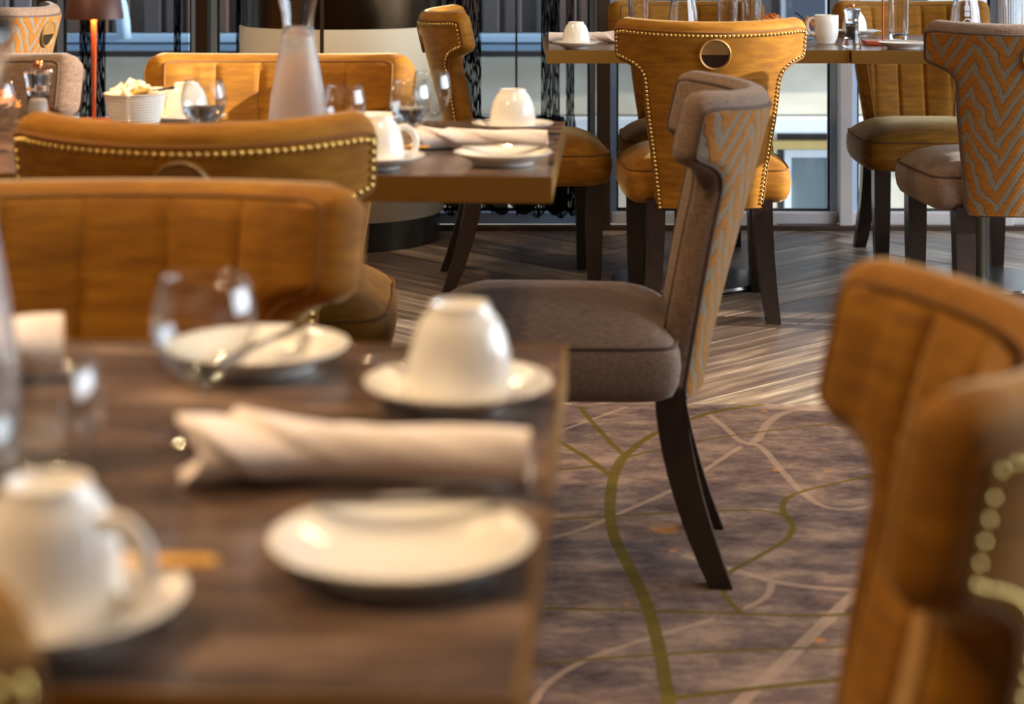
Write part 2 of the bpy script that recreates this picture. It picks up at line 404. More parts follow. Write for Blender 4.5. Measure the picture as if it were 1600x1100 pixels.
base = mixc(nt, math_(nt, 'MULTIPLY', og.outputs[0], .6), base, lin((186, 122, 56)))
base = mixc(nt, math_(nt, 'MULTIPLY', vein('vein_cream'), .5), base, lin((166, 140, 118)))
base = mixc(nt, math_(nt, 'MULTIPLY', vein('vein_green'), .9), base, mixc(nt, n1, lin((56, 48, 6)), lin((110, 92, 16))))
L(nt, base, b.inputs['Base Color']); setp(b, Roughness=.95, Specular_IOR_Level=.1)
bump(nt, noise(nt, obj_coords(nt), 500, 1), b, .4, .003)
cme.materials.append(m)
tag(link('carpet', cme), 'mottled mauve carpet with olive and cream veins beside the planks', 'carpet')

WY = 7.06
struct(MB().box(-4, 5, -2, 7.1, 3.0, 3.1).obj('ceiling', 'ceil'))
struct(MB().box(-4.12, -4, -2, 7.1, -.1, 3.1).obj('wall_left', 'wallpaint'))
struct(MB().box(-4, 5, -2.12, -2, -.1, 3.1).obj('wall_front', 'wallpaint'))
wr = MB()
OPEN = [(3.0, 3.3, 2.35, 2.9), (3.88, 5.02, .3, 2.8), (5.3, 5.75, 2.4, 2.9)]      # openings in the unseen right wall, shaped to aim the sun patches
yy = -2
for y0, y1, z0, z1 in OPEN:
    wr.box(5, 5.12, yy, y0, -.1, 3.1).box(5, 5.12, y0, y1, -.1, z0).box(5, 5.12, y0, y1, z1, 3.1); yy = y1
struct(wr.box(5, 5.12, yy, 7.1, -.1, 3.1).obj('wall_right', 'wallpaint'))
struct(MB().box(-4, 5, WY-.02, WY+.08, 2.75, 3.0).box(-4, -2.6, WY-.02, WY+.08, 0, 2.75).box(3.4, 5, WY-.02, WY+.08, 0, 2.75).obj('wall_back', 'wallpaint'))
for x, y in ((-1.6, .9), (-1.2, 2.9), (-1.0, 4.9), (.9, 4.3), (.5, 1.9)):
    struct(MB().lathe([(.09, 2.995), (.115, 2.995), (.115, 2.985), (.09, 2.985), (.09, 2.995)], 24).obj('trim_1', 'frame_pale', None, True, (x, y, 0)))
# mullions (x0, x1, material)
MUL = [(-2.62, -2.55, 'frame_brown'), (-1.735, -1.675, 'frame_brown'), (-1.155, -1.11, 'frame_brown'), (.31, .36, 'frame_brown'), (1.195, 1.245, 'frame_pale'), (1.785, 1.83, 'frame_pale'), (3.38, 3.45, 'frame_pale')]
for i, (x0, x1, mt) in enumerate(MUL):
    struct(MB().box(x0, x1, WY-.06, WY+.02, 0, 2.75, .004).obj('trim_%d' % (i+2), mt))
for i, (a, c) in enumerate(zip(MUL, MUL[1:])):
    x0, x1 = a[1]+.002, c[0]-.002; pale = x0 > .3
    w_ = struct(empty('window_%d' % (i+1), (0, 0, 0)))
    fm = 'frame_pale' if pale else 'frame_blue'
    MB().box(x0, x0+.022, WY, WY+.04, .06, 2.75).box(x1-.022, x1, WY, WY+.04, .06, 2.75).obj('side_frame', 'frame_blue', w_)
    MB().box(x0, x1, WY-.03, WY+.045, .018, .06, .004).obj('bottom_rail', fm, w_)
    MB().box(x0+.022, x1-.022, WY+.012, WY+.03, .06, .068).box(x0+.022, x0+.03, WY+.012, WY+.03, .068, 2.75).box(x1-.03, x1-.022, WY+.012, WY+.03, .068, 2.75).obj('gasket', 'black', w_)
    if i == 2:
        MB().box(.012, .020, WY+.005, WY+.035, .068, 2.75).obj('glass_joint', 'black', w_)
    MB().box(x0+.024, x1-.024, WY+.018, WY+.024, .066, 2.75).obj('pane', 'pane', w_)
struct(MB().box(-2.6, 3.4, WY-.07, WY-.03, 0, .018, .003).obj('baseboard_back', 'frame_brown'))

# the round pillar
pc = (-.607, 6.85); PR = .362
pil = struct(empty('pillar', (pc[0], pc[1], 0)))
A0 = math.atan2(6.85-PR-.0-6.85, 0)
MB().lathe([(PR-.012, .0), (PR-.012, .10)], 64).obj('base_band', 'dark_metal', pil, True)
seam = math.atan2(-sqrt(PR*PR-.045**2), .035-.07)     # the joint between the two beige panels
MB().lathe([(PR-.02, .10), (PR, .101), (PR, .757), (PR-.01, .76)], 40, seam+.008, seam+pi-.01).obj('beige_panel', 'beige', pil, True)
MB().lathe([(PR-.02, .10), (PR, .101), (PR, .757), (PR-.01, .76)], 40, seam+pi+.01, seam+2*pi-.008).obj('beige_panel', 'beige', pil, True)
MB().lathe([(PR-.006, .76), (PR-.006, 3.0)], 64).obj('bronze_cladding', 'dark_bronze', pil, True)
MB().box(-.006, .006, -.006, .004, .10, 3.0).obj('seam_strip', 'frame_brown', pil, False, (PR*cos(seam), PR*sin(seam), 0), (0, 0, seam+pi/2))

# lace curtain strips hanging before the glass
def curtain(x0, x1, label, y=WY-.13, z0=.075, flare=0.0, mat='lace'):
    n, rows = 26, 30; vs, fs = [], []
    xc, hw = (x0+x1)/2, (x1-x0)/2
    for r in range(rows+1):
        z = 2.72+(z0-2.72)*(r/rows)**.55
        fz = max(0, 1-(z-z0)/.33)**1.0 if flare else 0
        for c in range(n+1):
            t = c/n*2-1; x = xc+t*(hw+flare*min(1, fz*1.6))
            zz = z+(.016*sin(t*9+x0*20)*(1 if r == rows else 0))
            vs.append((x, y+.018*sin(t*(9+14*flare)+x0*7), zz))
    for r in range(rows):
        for c in range(n): fs.append((r*(n+1)+c, r*(n+1)+c+1, (r+1)*(n+1)+c+1, (r+1)*(n+1)+c))
    o = tag(link('lace_curtain', mesh('lace_curtain', vs, fs, mat, True)), label, 'curtain', 'black lace curtain strips'); return o
def cx(px, s=432): return (px-800)/s
curtain(cx(127), cx(168), 'black lace curtain strip hanging behind the copper lamp stem')
curtain(cx(272), cx(283), 'narrow black lace curtain strip left of the brown window post')
curtain(cx(370), cx(379), 'narrow black lace curtain strip hugging the left side of the pillar')
curtain(cx(690), cx(752), 'black lace curtain strip behind the studded chair back beside the pillar', flare=.045)
curtain(cx(845), cx(874), 'broad black lace curtain strip at the left corner of the window table', y=WY-.16, flare=.09)
curtain(cx(884), cx(897), 'thin black lace curtain strip just left of the brown mullion', flare=.07)
for i, (x, hw) in enumerate(((-.14, .115), (.09, .10))):
    n = 40; vs, fs = [], []
    for r in range(9):
        for c in range(n+1):
            t = c/n*2-1; z = .42-(.34-.02*sin(t*6+i))*r/8
            vs.append((x+t*hw*(1+.1*r/8), WY-.10+.02*sin(t*11), z))
    for r in range(8):
        for c in range(n): fs.append((r*(n+1)+c, r*(n+1)+c+1, (r+1)*(n+1)+c+1, (r+1)*(n+1)+c))
    tag(link('window_valance', mesh('window_valance', vs, fs, 'drape', True)), 'black gathered drape bunched low at the window, %s' % ('beside the pillar' if i == 0 else 'below the left table corner'), 'curtain')
for i in range(1, 4):
    x0, x1 = MUL[i][1]+.03, MUL[i+1][0]-.03
    if i == 3: x0, x1 = MUL[3][1]+.03, .80
    if i == 3: lb = 'grey sheer roller blind behind the studded gold chair at the window table'
    elif i == 1: lb = 'narrow grey sheer roller blind left of the brown window post'
    else: lb = 'wide grey sheer roller blind running behind the pillar'
    t = empty('roller_blind', (0, 0, 0), 0, lb, 'blind')
    MB().box(x0, x1, WY-.025, WY-.0245, .075, 2.66).obj('blind_fabric', 'blind', t)
    MB().box(x0, x1, WY-.03, WY-.02, .07, .078).obj('bottom_bar', 'black', t)
    MB().lathe([(.0, 0), (.03, 0), (.03, x1-x0), (0, x1-x0)], 16).xf(Matrix.Translation((x0, WY-.03, 2.69)) @ Matrix.Rotation(pi/2, 4, 'Y')).obj('roller', 'black', t)

# ------------------------------------------------------------------ the building across the street
m, nt, b = new_mat('facade_stone')
L(nt, ramp(nt, noise(nt, obj_coords(nt, (1, 1, 2)), 2.2, 4), ((.3, lin((186, 178, 158))), (.7, lin((216, 210, 192))))), b.inputs['Base Color']); setp(b, Roughness=.9); M['stone'] = m
M['ledge'] = plain('painted_ledge', (150, 184, 214), .6); M['ledge_white'] = plain('white_frame_paint', (206, 214, 220), .5)
M['cladding'] = plain('dark_cladding', (70, 66, 68), .6); M['cladding2'] = plain('brown_cladding', (88, 66, 54), .6)
M['ochre'] = plain('ochre_band', (206, 178, 110), .7); M['dark_pane'] = plain('dark_window', (104, 118, 122), .5)
FY = 10.0
bd = empty('stone_building', (0, FY, 0), 0, 'pale stone building with blue ledges across the street, seen through the glass', 'building')
g = .012
for zi, (z0, z1) in enumerate(((-2.2, -1.2), (-1.2, -.46), (.115, .43))):
    x = -5.3+.4*zi
    while x < 7:
        wd = 1.72 if zi == 2 else 1.3
        if zi == 2: pass
        MB().box(x+g/2, x+wd-g/2, 0, .3, z0+g/2, z1-g/2, .006).obj('stone_block', 'stone', bd); x += wd
MB().box(-5.3, 1.38, 0, .3, -.46, .03).box(1.38, 1.72, .1, .3, -.46, .03).box(1.72, 7, 0, .3, -.46, .03).obj('lower_wall', 'stone', bd)
MB().box(-5.3, 7, .04, .3, -2.2, 5).obj('wall_core', 'cladding', bd)
MB().box(-5.3, 7, -.10, .1, .035, .115, .01).obj('string_course', 'ledge_white', bd)
MB().box(-5.3, 7, -.03, .1, -.055, -.01, .005).obj('ochre_band', 'ochre', bd)
MB().box(-5.3, 1.2, -.16, .1, .508, .548, .008).obj('upper_ledge', 'ledge', bd)
MB().box(-5.3, 1.2, -.10, .1, .462, .496, .006).obj('lower_ledge', 'ledge', bd)
MB().box(1.2, 7, -.08, .1, .43, .56, .01).obj('pale_course', 'stone', bd)
wn = MB().box(1.42, 1.455, 0, .08, -.44, -.06).box(1.645, 1.68, 0, .08, -.44, -.06).box(1.455, 1.645, 0, .08, -.1, -.06).box(1.455, 1.645, 0, .08, -.44, -.405).obj('window_frame', 'ledge_white', bd)
MB().box(1.455, 1.645, .025, .035, -.405, -.1).obj('pane', 'dark_pane', wn)
slat = MB().box(-.045, .045, -.02, .03, .548, 2.6, .01).mesh('slat', 'cladding'); slat2 = MB().box(-.05, .05, -.03, .03, .548, 2.6, .01).mesh('slat', 'cladding2')
x = -3.4; q = 0
while x < 1.35:
    link('slat', slat2 if (q*7 % 5) in (0, 3) else slat, bd, (x, 0, 0)); x += .115+.05*((q*3) % 4 == 1); q += 1
MB().box(1.4, 7, -.05, .05, .56, 4.0).obj('upper_wall', 'ledge_white', bd)
MB().box(1.42, 1.62, -.08, 0, .565, 1.3).box(1.95, 2.15, -.08, 0, .565, 1.3).obj('shop_blind', plain('navy_panel', (44, 58, 76), .6), bd)
MB().tube([(-1.98-.75+.75*cos(a), -.2, .53+.75*sin(a)) for a in [i*pi/30 for i in range(31)]], .036, 8).obj('arch_band', 'ledge', bd, True)
struct(MB().box(-8, 9, 7.2, 10, -2.3, -2.2).obj('street', plain('street', (120, 120, 118), .9)))

# ------------------------------------------------------------------ chairs
R_ = .356; TH = .055
PROF = [(.158, .315), (.160, .34), (.172, .45), (.186, .55), (.194, .62), (.197, .66), (.199, .683), (.205, .700), (.217, .713), (.240, .724), (.257, .729), (.266, .735), (.2715, .746), (.273, .78), (.2745, .825), (.274, .840), (.268, .849), (.252, .853)]
for _ in range(2):
    q = [PROF[0]]
    for a, c in zip(PROF, PROF[1:]): q += [(.75*a[0]+.25*c[0], .75*a[1]+.25*c[1]), (.25*a[0]+.75*c[0], .25*a[1]+.75*c[1])]
    PROF = q+[PROF[-1]]
# thin out the dense list
q = [PROF[0]]
for p in PROF[1:]:
    if math.hypot(p[0]-q[-1][0], p[1]-q[-1][1]) > .0055: q.append(p)
q[-1] = PROF[-1]; PROF = [(R_*math.asin(x/R_), z) for x, z in q]
NR = len(PROF)
NORM = []
for i in range(NR):
    a, c = PROF[max(0, i-1)], PROF[min(NR-1, i+1)]; dx, dz = c[0]-a[0], c[1]-a[1]; l = math.hypot(dx, dz)
    NORM.append((dz/l, -dx/l))
NORM[0] = (1, 0); NORM[-1] = (.35, .937)
def yb(z): return -.130*max(0, (z-.32)/.54)**1.1
def surf(u, z, d):
    t = u/R_; c = max(-1, min(1, u/.3)); z += 0
    y0 = R_-(R_-d)*cos(t); k_ = min(1, max(0, (z-.42)/.30))
    return ((R_-d)*sin(t), yb(z)+y0, z+(y0-.125)*.08*k_*k_*(3-2*k_))
def off(i, e, drop=0):
    z = PROF[i][1]; t = max(0, (z-.77)/.083)
    return PROF[i][0]-e*NORM[i][0], z-e*NORM[i][1]-drop*t*t*(3-2*t)
def loop_pts(e, d, m, drop=0):
    """closed outline at inset E and depth D: left side up, top across, right side down, bottom back"""
    P = [off(i, e, drop) for i in range(NR)]
    out = [surf(-u, z, d) for u, z in P]
    out += [surf(P[-1][0]*(2*j/m-1), P[-1][1], d) for j in range(1, m)]
    out += [surf(u, z, d) for u, z in P[::-1]]
    out += [surf(P[0][0]*(1-2*j/m), P[0][1], d) for j in range(1, m)]
    return out
def cap_grid(e, d, m, fun, drop=0):
    vs = []
    for i in range(NR):
        u, z = off(i, e, drop)
        for j in range(m+1):
            c = 2*j/m-1; vs.append(surf(u*c, z, d+fun(u*c, z, u, c)))
    fs = [(i*(m+1)+j, i*(m+1)+j+1, (i+1)*(m+1)+j+1, (i+1)*(m+1)+j) for i in range(NR-1) for j in range(m)]
    return vs, fs
def build_back(seams):
    m = 72
    def puff(u, z, uw, c):
        ed = min(uw-abs(u), .853-z, 10); f = 1-math.exp(-max(0, ed)/.022)
        p = .016*f
        if seams:
            for s0 in (-.165, -.055, .055, .165): p -= .007*f*math.exp(-((u-s0)/.0055)**2)
            p += .004*f*abs(cos((u)*pi/.11))**.5 if abs(u) < .22 else 0
        return p
    mb = MB(); v, f = cap_grid(.014, TH, m, puff, .004); mb.add(v, [x[::-1] for x in f])
    lev = [(.012, -.001, .017), (.004, .003, .010), (0, .014, .003), (-.002, .028, 0), (.001, .042, 0), (.008, .052, .002), (.014, TH, .004)]
    loops = [loop_pts(e, d, m, q) for e, d, q in lev]; n = len(loops[0]); k = len(mb.v)
    mb.v += [p for l in loops for p in l]
    for a in range(len(lev)-1):
        for j in range(n): mb.f.append((k+a*n+j, k+a*n+(j+1) % n, k+(a+1)*n+(j+1) % n, k+(a+1)*n+j))
    return mb
def build_panel():
    def dome(u, z, uw, c):
        ed = min(uw-abs(u), .853-z); return -.006*(1-math.exp(-max(0, ed)/.012))
    mb = MB(); v, f = cap_grid(.0115, -.001, 40, dome, .017); return mb.add(v, f)
def build_piping():
    return MB().tube(loop_pts(.0105, -.001, 24, .0165), .0038, 6, True).tube(loop_pts(.0125, TH-.001, 24, .004), .0036, 6, True)
def nail_sites(sp=.0122):
    e = .0195; P = [off(i, e, .0165) for i in range(NR)]; m = 60
    path = [(-u, z) for u, z in P]+[(P[-1][0]*(2*j/m-1), P[-1][1]) for j in range(1, m)]+[(u, z) for u, z in P[::-1]]
    out, acc = [], 0.0
    for a, c in zip(path, path[1:]):
        l = math.hypot(c[0]-a[0], c[1]-a[1])
        while acc <= l and l > 0:
            t = acc/l; out.append((a[0]+t*(c[0]-a[0]), a[1]+t*(c[1]-a[1]))); acc += sp
        acc -= l
    return [Vector(surf(u, z, -.0058)) for u, z in out]
NAILS = nail_sites()
nb = MB().lathe([(0.0048, .001), (.0044, -.0018), (.0026, -.0036), (0, -.0042)], 8).xf(Matrix.Rotation(-pi/2, 4, 'X'))
nb.v = [(x, -abs(y) if y > 0 else y, z) for x, y, z in nb.v]
NAIL_ME = nb.mesh('nail', 'brass', True)
def nail_rot(p): return (RAD(-12), 0, math.atan2(p.x, R_))
nt_ = MB()
for p in NAILS:
    nt_.add([Matrix.Translation(p) @ Matrix.Rotation(nail_rot(p)[2], 4, 'Z') @ Vector(v) for v in nb.v], nb.f)
NAIL_ALL = nt_.mesh('nail_trim', 'brass', True)
def seat_loop(ins, n=56):
    out = []
    for i in range(n):
        a = 2*pi*i/n; c, s_ = cos(a), sin(a); e = 2/(6.5 if s_ > 0 else 13)
        x = (.245-ins)*abs(c)**e*(1 if c > 0 else -1); y = .265+(.225-ins)*abs(s_)**e*(1 if s_ > 0 else -1)
        out.append((x*(1-.07*max(0, (.2-y)/.2)), y))
    return out
def build_seat():
    mb = MB(); n = 56; lv = [(.320, .045), (.322, .024), (.331, .008), (.348, .0), (.375, -.004), (.400, -.002), (.414, .003), (.420, .009)]
    rows = [[(x, y, z) for x, y in seat_loop(i)] for z, i in lv]
    base = seat_loop(.009)
    for r in (.975, .94, .88, .80, .68, .48, .24):
        rows.append([(x*r, .265+(y-.265)*r, .421+.052*(1-r**4.2)) for x, y in base])
    for row in rows: mb.v += row
    for a in range(len(rows)-1):
        for j in range(n): mb.f.append((a*n+j, a*n+(j+1) % n, (a+1)*n+(j+1) % n, (a+1)*n+j))
    mb.v.append((0, .265, .473)); c = len(mb.v)-1; a = (len(rows)-1)*n
    mb.f += [(a+j, a+(j+1) % n, c) for j in range(n)]; mb.f.append(tuple(range(n))[::-1]); return mb
def build_seat_piping(): return MB().tube([(x, y, .417) for x, y in seat_loop(.0035)], .0032, 6, True)
def build_leg(x, y, rear, sx):
    mb = MB(); rows = 9; vs = []
    for i in range(rows+1):
        t = i/rows; z = .335*(1-t)
        ax = x+sx*(.020*t*t if rear else 0); ay = y-(.085*t**1.7 if rear else -.0*t)
        h = .0265-.007*t**2.2
        vs += [(ax-h, ay-h, z), (ax+h, ay-h, z), (ax+h, ay+h, z), (ax-h, ay+h, z)]
    fs = [(3, 2, 1, 0), (rows*4, rows*4+1, rows*4+2, rows*4+3)]
    for i in range(rows):
        for j in range(4): fs.append((i*4+j, i*4+(j+1) % 4, (i+1)*4+(j+1) % 4, (i+1)*4+j))
    mb.add(vs, [f[::-1] for f in fs]); return mb
def build_pull():
    r = .0445
    rg = MB().lathe([(r-.007, 0), (r-.006, .004), (r-.002, .006), (r, .003), (r+.001, -.004)], 40)
    up = MB(); n = 24; pts = [((r-.005)*cos(pi*i/n), (r-.005)*sin(pi*i/n)) for i in range(n+1)]
    up.add([(x, y, .0035) for x, y in pts]+[(x, y-.0, -.006) for x, y in pts], [tuple(range(n+1)), tuple(range(n+1, 2*n+2))[::-1], (0, n+1, 2*n+1, n)])
    rg.add(up.v, up.f)
    rc = MB().lathe([(r-.005, .0015), (r-.012, .0), (r-.022, -.0005), (0, -.001)], 40)
    T = Matrix.Translation((0, yb(.762)-.0105, .757)) @ Matrix.Rotation(pi/2+RAD(13.5), 4, 'X')
    return rg.xf(T), rc.xf(T)
bk_s, bk_p = build_back(True), build_back(False)
CH = {}
pr, prc = build_pull()
pull_me, rec_me = pr.mesh('pull_ring', 'bronze', False), prc.mesh('pull_recess', 'recess', True)
panel, pipe, seat_, sp_ = build_panel(), build_piping(), build_seat(), build_seat_piping()
legs = [(build_leg(s_*.185, .43, False, s_)).mesh('leg', 'leg') for s_ in (-1, 1)]+[(build_leg(s_*.152, .055, True, s_)).mesh('leg', 'leg') for s_ in (-1, 1)]
M['piping_gold'] = plain('gold_piping', (112, 70, 12), .85); M['piping_brown'] = plain('brown_piping', (70, 52, 42), .85)
for kd, fab, pan, pp, bk in (('gold', 'gold', 'gold', 'piping_gold', bk_s), ('brown', 'brown', 'zig_orange', 'piping_brown', bk_p)):
    CH[kd] = {'backrest': sharpen(bk.mesh('backrest', fab, True), 50), 'back_panel': panel.mesh('back_panel', pan, True), 'piping': pipe.mesh('piping', pp, True),
              'seat': sharpen(seat_.mesh('seat', fab, True), 60), 'seat_piping': sp_.mesh('seat_piping', pp, True)}
def chair(kind, x, y, rz, label, group=None, nails=None, pull=True, sx=1.0, sz=1.0, sy=1.0):
    t = empty('dining_chair', (x, y, .0056 if y < 4.4 else .0008), RAD(rz), label, 'chair', group); t.scale = (sx, sy, sz)
    for nm, me in CH[kind].items(): link(nm, me, t)
    for me in legs: link('leg', me, t)
    if pull:
        p = link('pull_ring', pull_me, t); link('pull_recess', rec_me, p)
    if nails == 'each':
        for p in NAILS: link('nail', NAIL_ME, t, p, nail_rot(p))
    elif nails: tag(link('nail_trim', NAIL_ALL, t), kind='stuff')
    return t
# on the carpet
chair('brown', .331, 3.390, 86.5, 'brown linen chair in sharp view on the carpet, turned sideways with zigzag rear panel', pull=False, sx=.93, sz=.98)
chair('gold', .274, 1.285, 86, 'gold velvet chair close by at the right, its wing edge lined with brass nails', nails='each', sx=.88, sy=.95)
chair('gold', -.43, 2.09, 180, 'gold velvet chair with channel seams facing the near table from its far side', sz=.972)
chair('gold', -.44, 2.665, 0, 'gold velvet chair seen from behind at the middle table, bright studs along its rim', nails='each', sx=.93, sz=1.0)
chair('gold', -.46, .765, 0, 'blurred gold chair corner with two glinting studs at the bottom left', nails='trim')
chair('gold', -.464, 3.84, 180, 'gold velvet chair behind the tall carafe, facing across the middle table')
chair('brown', -1.125, 3.84, 180, 'grey brown chair behind the clear mill and the orange crisps', sx=1.0)
chair('brown', -1.63, 6.3, 78, 'zigzag backed chair at the far left under the drinking glasses by the window')
chair('gold', -.174, 6.02, -87, 'gold studded chair in profile beside the beige pillar', nails='trim', sy=.965)
chair('gold', .56, 5.41, 0, 'gold studded chair with round bronze pull, back to us at the window table', nails='trim', sx=1.0)
chair('brown', 1.41, 5.27, 3, 'zigzag backed chair at the window table, cut by the right edge of the view', sx=1.04)
chair('gold', .60, 6.62, 180, 'gold chair against the window, mostly hidden by the tumblers and studded chair')
chair('gold', 1.375, 6.62, 180, 'gold channel backed chair against the window, behind the copper lamp')

# ------------------------------------------------------------------ tables
def table(x, y, rz, w_, d, label, px, post=True):
    """X, Y: the front right corner"""
    t = empty('dining_table', (x, y, 0), RAD(rz), label, 'table')
    MB().box(-w_+.003, -.003, .003, d-.003, .742, .75).box(-w_+.01, -.01, .01, d-.01, .715, .742).obj('tabletop', 'top', t)
    e = MB()
    for a in ((-w_, 0, 0, .0028), (-w_, 0, d-.0028, d), (-w_, -w_+.0028, .0028, d-.0028), (-.0028, 0, .0028, d-.0028)): e.box(*a, .712, .7505)
    e.obj('edge_trim', 'edge', t)
    MB().lathe([(0, .0), (.036, 0), (.036, .70), (.05, .702), (.13, .704), (.13, .714), (0, .714)], 32).obj('post', 'post', t, False, (px, d/2, .012))
    sharpen(MB().lathe([(0, 0), (.23, 0), (.232, .004), (.228, .012), (.06, .02), (0, .02)], 56).obj('base_plate', 'metal', t, True, (px, d/2, .0055)).data, 30)
    return t
table(.0037, .911, -3.3, 1.2, .77, 'near dark wood table in the foreground with a brass edge', -.6)
table(.058, 2.796, -3.0, 1.45, .78, 'middle dark wood table with brass edge, laid with a carafe and bowl', -.75)
table(.982, 5.585, 0, .88, .80, 'left half of the window table, under the cup and the white mug', -.44)
table(1.885, 5.57, 0, .899, .80, 'right half of the window table, under the mill and copper lamp', -.44)
table(-1.72, 5.97, 0, .8, .78, 'table by the far left window under drinking glasses', -.4)

# ------------------------------------------------------------------ tableware
TZ = .7512
def tbl(px, py, z=TZ): x, y = floor_pt(px, py, z); return x, y
CUPP = [(0, .004), (.018, .004), (.020, 0), (.0225, 0), (.0235, .005), (.029, .011), (.0345, .022), (.0385, .037), (.0405, .053), (.0412, .070), (.0402, .0708), (.0390, .069), (.0380, .053), (.036, .038), (.032, .024), (.026, .014), (0, .010)]
cup_me = sharpen(MB().lathe(CUPP, 48).mesh('teacup', 'china', True), 60)
hp = [(.0385, 0, .056), (.045, 0, .060), (.053, 0, .058), (.0585, 0, .049), (.059, 0, .038), (.055, 0, .027), (.047, 0, .019), (.038, 0, .017), (.0325, 0, .020)]
def smooth3(p, it=2):
    for _ in range(it):
        q = [p[0]]
        for a, c in zip(p, p[1:]): q += [tuple(.75*i+.25*j for i, j in zip(a, c)), tuple(.25*i+.75*j for i, j in zip(a, c))]
        p = q+[p[-1]]
    return p
handle_me = MB().tube(smooth3(hp), .0034, 10, flat=1.5).mesh('handle', 'china', True)
saucer_me = sharpen(MB().lathe([(0, .002), (.030, .002), (.031, 0), (.0345, 0), (.0355, .003), (.050, .0085), (.066, .0145), (.0715, .0185), (.0722, .020), (.071, .0205), (.062, .016), (.048, .0095), (.034, .0065), (.026, .0065), (.0245, .0055), (0, .0055)], 64).mesh('saucer', 'china', True), 60)
plate_me = sharpen(MB().lathe([(0, .002), (.042, .002), (.043, 0), (.0475, 0), (.0485, .003), (.056, .0075), (.072, .0150), (.0755, .0175), (.076, .0188), (.0748, .0192), (.066, .0155), (.055, .0105), (.049, .0075), (.044, .006), (0, .0055)], 64).mesh('side_plate', 'china', True), 60)
def cup(x, y, rz, label, inverted=True, z=TZ+.0075, group=None):
    o = link('teacup', cup_me, None, (x, y, z), None); tag(o, label, 'cup', group)
    if inverted: o.rotation_euler = (pi, 0, RAD(rz)); o.location.z = z+.0708
    else: o.rotation_euler = (0, 0, RAD(rz))
    link('handle', handle_me, o); return o
def saucer(x, y, label): return tag(link('saucer', saucer_me, None, (x, y, TZ)), label, 'saucer')
def plate(x, y, label): return tag(link('side_plate', plate_me, None, (x, y, TZ)), label, 'plate')
def spoon_mesh():
    mb = MB(); n = 22; vs, fs = [], []
    for i in range(n+1):
        t = i/n; x = -.062+.124*t
        if t < .34: q = t/.34; hw = .0145*sqrt(max(0.02, 1-(2*q-1)**2))*(1 if q < .5 else max(.28, 1-(q-.5)*.5)); dz = -.004*sin(pi*q)
        else: q = (t-.34)/.66; hw = .0022+.0042*q**1.2; dz = .002*sin(pi*q)
        th = .0013
        for yy, zz in ((-hw, dz), (0, dz-(.003 if t < .34 else 0)), (hw, dz)): vs.append((x, yy, zz+th))
        for yy, zz in ((hw, dz), (0, dz-(.003 if t < .34 else 0)), (-hw, dz)): vs.append((x, yy, zz-.0002))
    for i in range(n):
        for j in range(6): fs.append((i*6+j, i*6+(j+1) % 6, (i+1)*6+(j+1) % 6, (i+1)*6+j))
    fs += [tuple(range(6)), tuple(range(n*6, n*6+6))[::-1]]
    return mb.add(vs, fs).mesh('teaspoon', 'steel', True)
spoon_me = spoon_mesh()
def knife_mesh():
    mb = MB().tube([(-.085, 0, .003), (-.075, 0, .0032), (.0, 0, .0032), (.012, 0, .0025)], [.0035, .0048, .0042, .003], 8, flat=.6)
    vs = []; out = [(.012, -.003), (.03, -.008), (.06, -.009), (.08, -.006), (.085, .001), (.07, .004), (.012, .004)]
    n = len(out); mb.add([(x, y, .0035) for x, y in out]+[(x, y, .0018) for x, y in out], [tuple(range(n)), tuple(range(n, 2*n))[::-1]]+[(i, n+i, n+(i+1) % n, (i+1) % n) for i in range(n)])
    return mb.mesh('butter_knife', 'steel', True)
knife_me = sharpen(knife_mesh(), 40)
def spoon(x, y, rz, label, z=TZ+.0225, tilt=0): return tag(link('teaspoon', spoon_me, None, (x, y, z), (0, RAD(tilt), RAD(rz))), label, 'spoon')
def knife(x, y, rz, label, z=TZ+.0192): return tag(link('butter_knife', knife_me, None, (x, y, z), (0, 0, RAD(rz))), label, 'knife')
bar_me = sharpen(MB().tube([(-.055, 0, 0), (-.045, 0, 0), (.0, 0, 0), (.036, 0, 0), (.0425, 0, 0), (.045, 0, 0)], [.004, .0055, .0062, .0066, .0055, .003], 12, flat=.35).mesh('butter_knife', 'brass_bright', True), 60)
def glint_bar(x, y, rz, label): return tag(link('butter_knife', bar_me, None, (x, y, TZ+.0236), (0, 0, RAD(rz))), label, 'knife')
bowl_me = MB().lathe([(.0045, .036), (.012, .040), (.022, .050), (.030, .064), (.0335, .078), (.033, .092), (.0295, .108), (.0265, .1165), (.0258, .1165), (.0285, .108), (.032, .092), (.0325, .078), (.029, .0648), (.021, .0512), (.011, .0415), (0, .039)], 48).mesh('bowl', 'glass', True)
stem_me = MB().lathe([(.0048, .0375), (.0036, .030), (.0034, .018), (.0045, .008), (.007, .0045)], 24).mesh('stem', 'glass', True)
foot_me = MB().lathe([(0, .005), (.007, .0045), (.020, .0022), (.0305, .0012), (.031, .0005), (.0305, 0), (0, 0)], 48).mesh('foot', 'glass', True)
m, nt, b = new_mat('water'); setp(b, Base_Color=(.98, .99, 1), Roughness=0.0, Transmission_Weight=1.0, IOR=1.33); M['water'] = m
water_me = MB().lathe([(0, .0395), (.0105, .0422), (.0203, .0517), (.0285, .0652), (.0305, .072), (0, .072)], 40).mesh('water', 'water', True)
sharpen(water_me, 40)
def glass(x, y, label, s=1.0, sz=1.0, group=None, water=False):
    t = empty('wine_glass', (x, y, TZ), 0, label, 'glass', group); t.scale = (s, s, sz)
    link('bowl', bowl_me, t); link('stem', stem_me, t); link('foot', foot_me, t)
    if water: link('water', water_me, t)
    return t
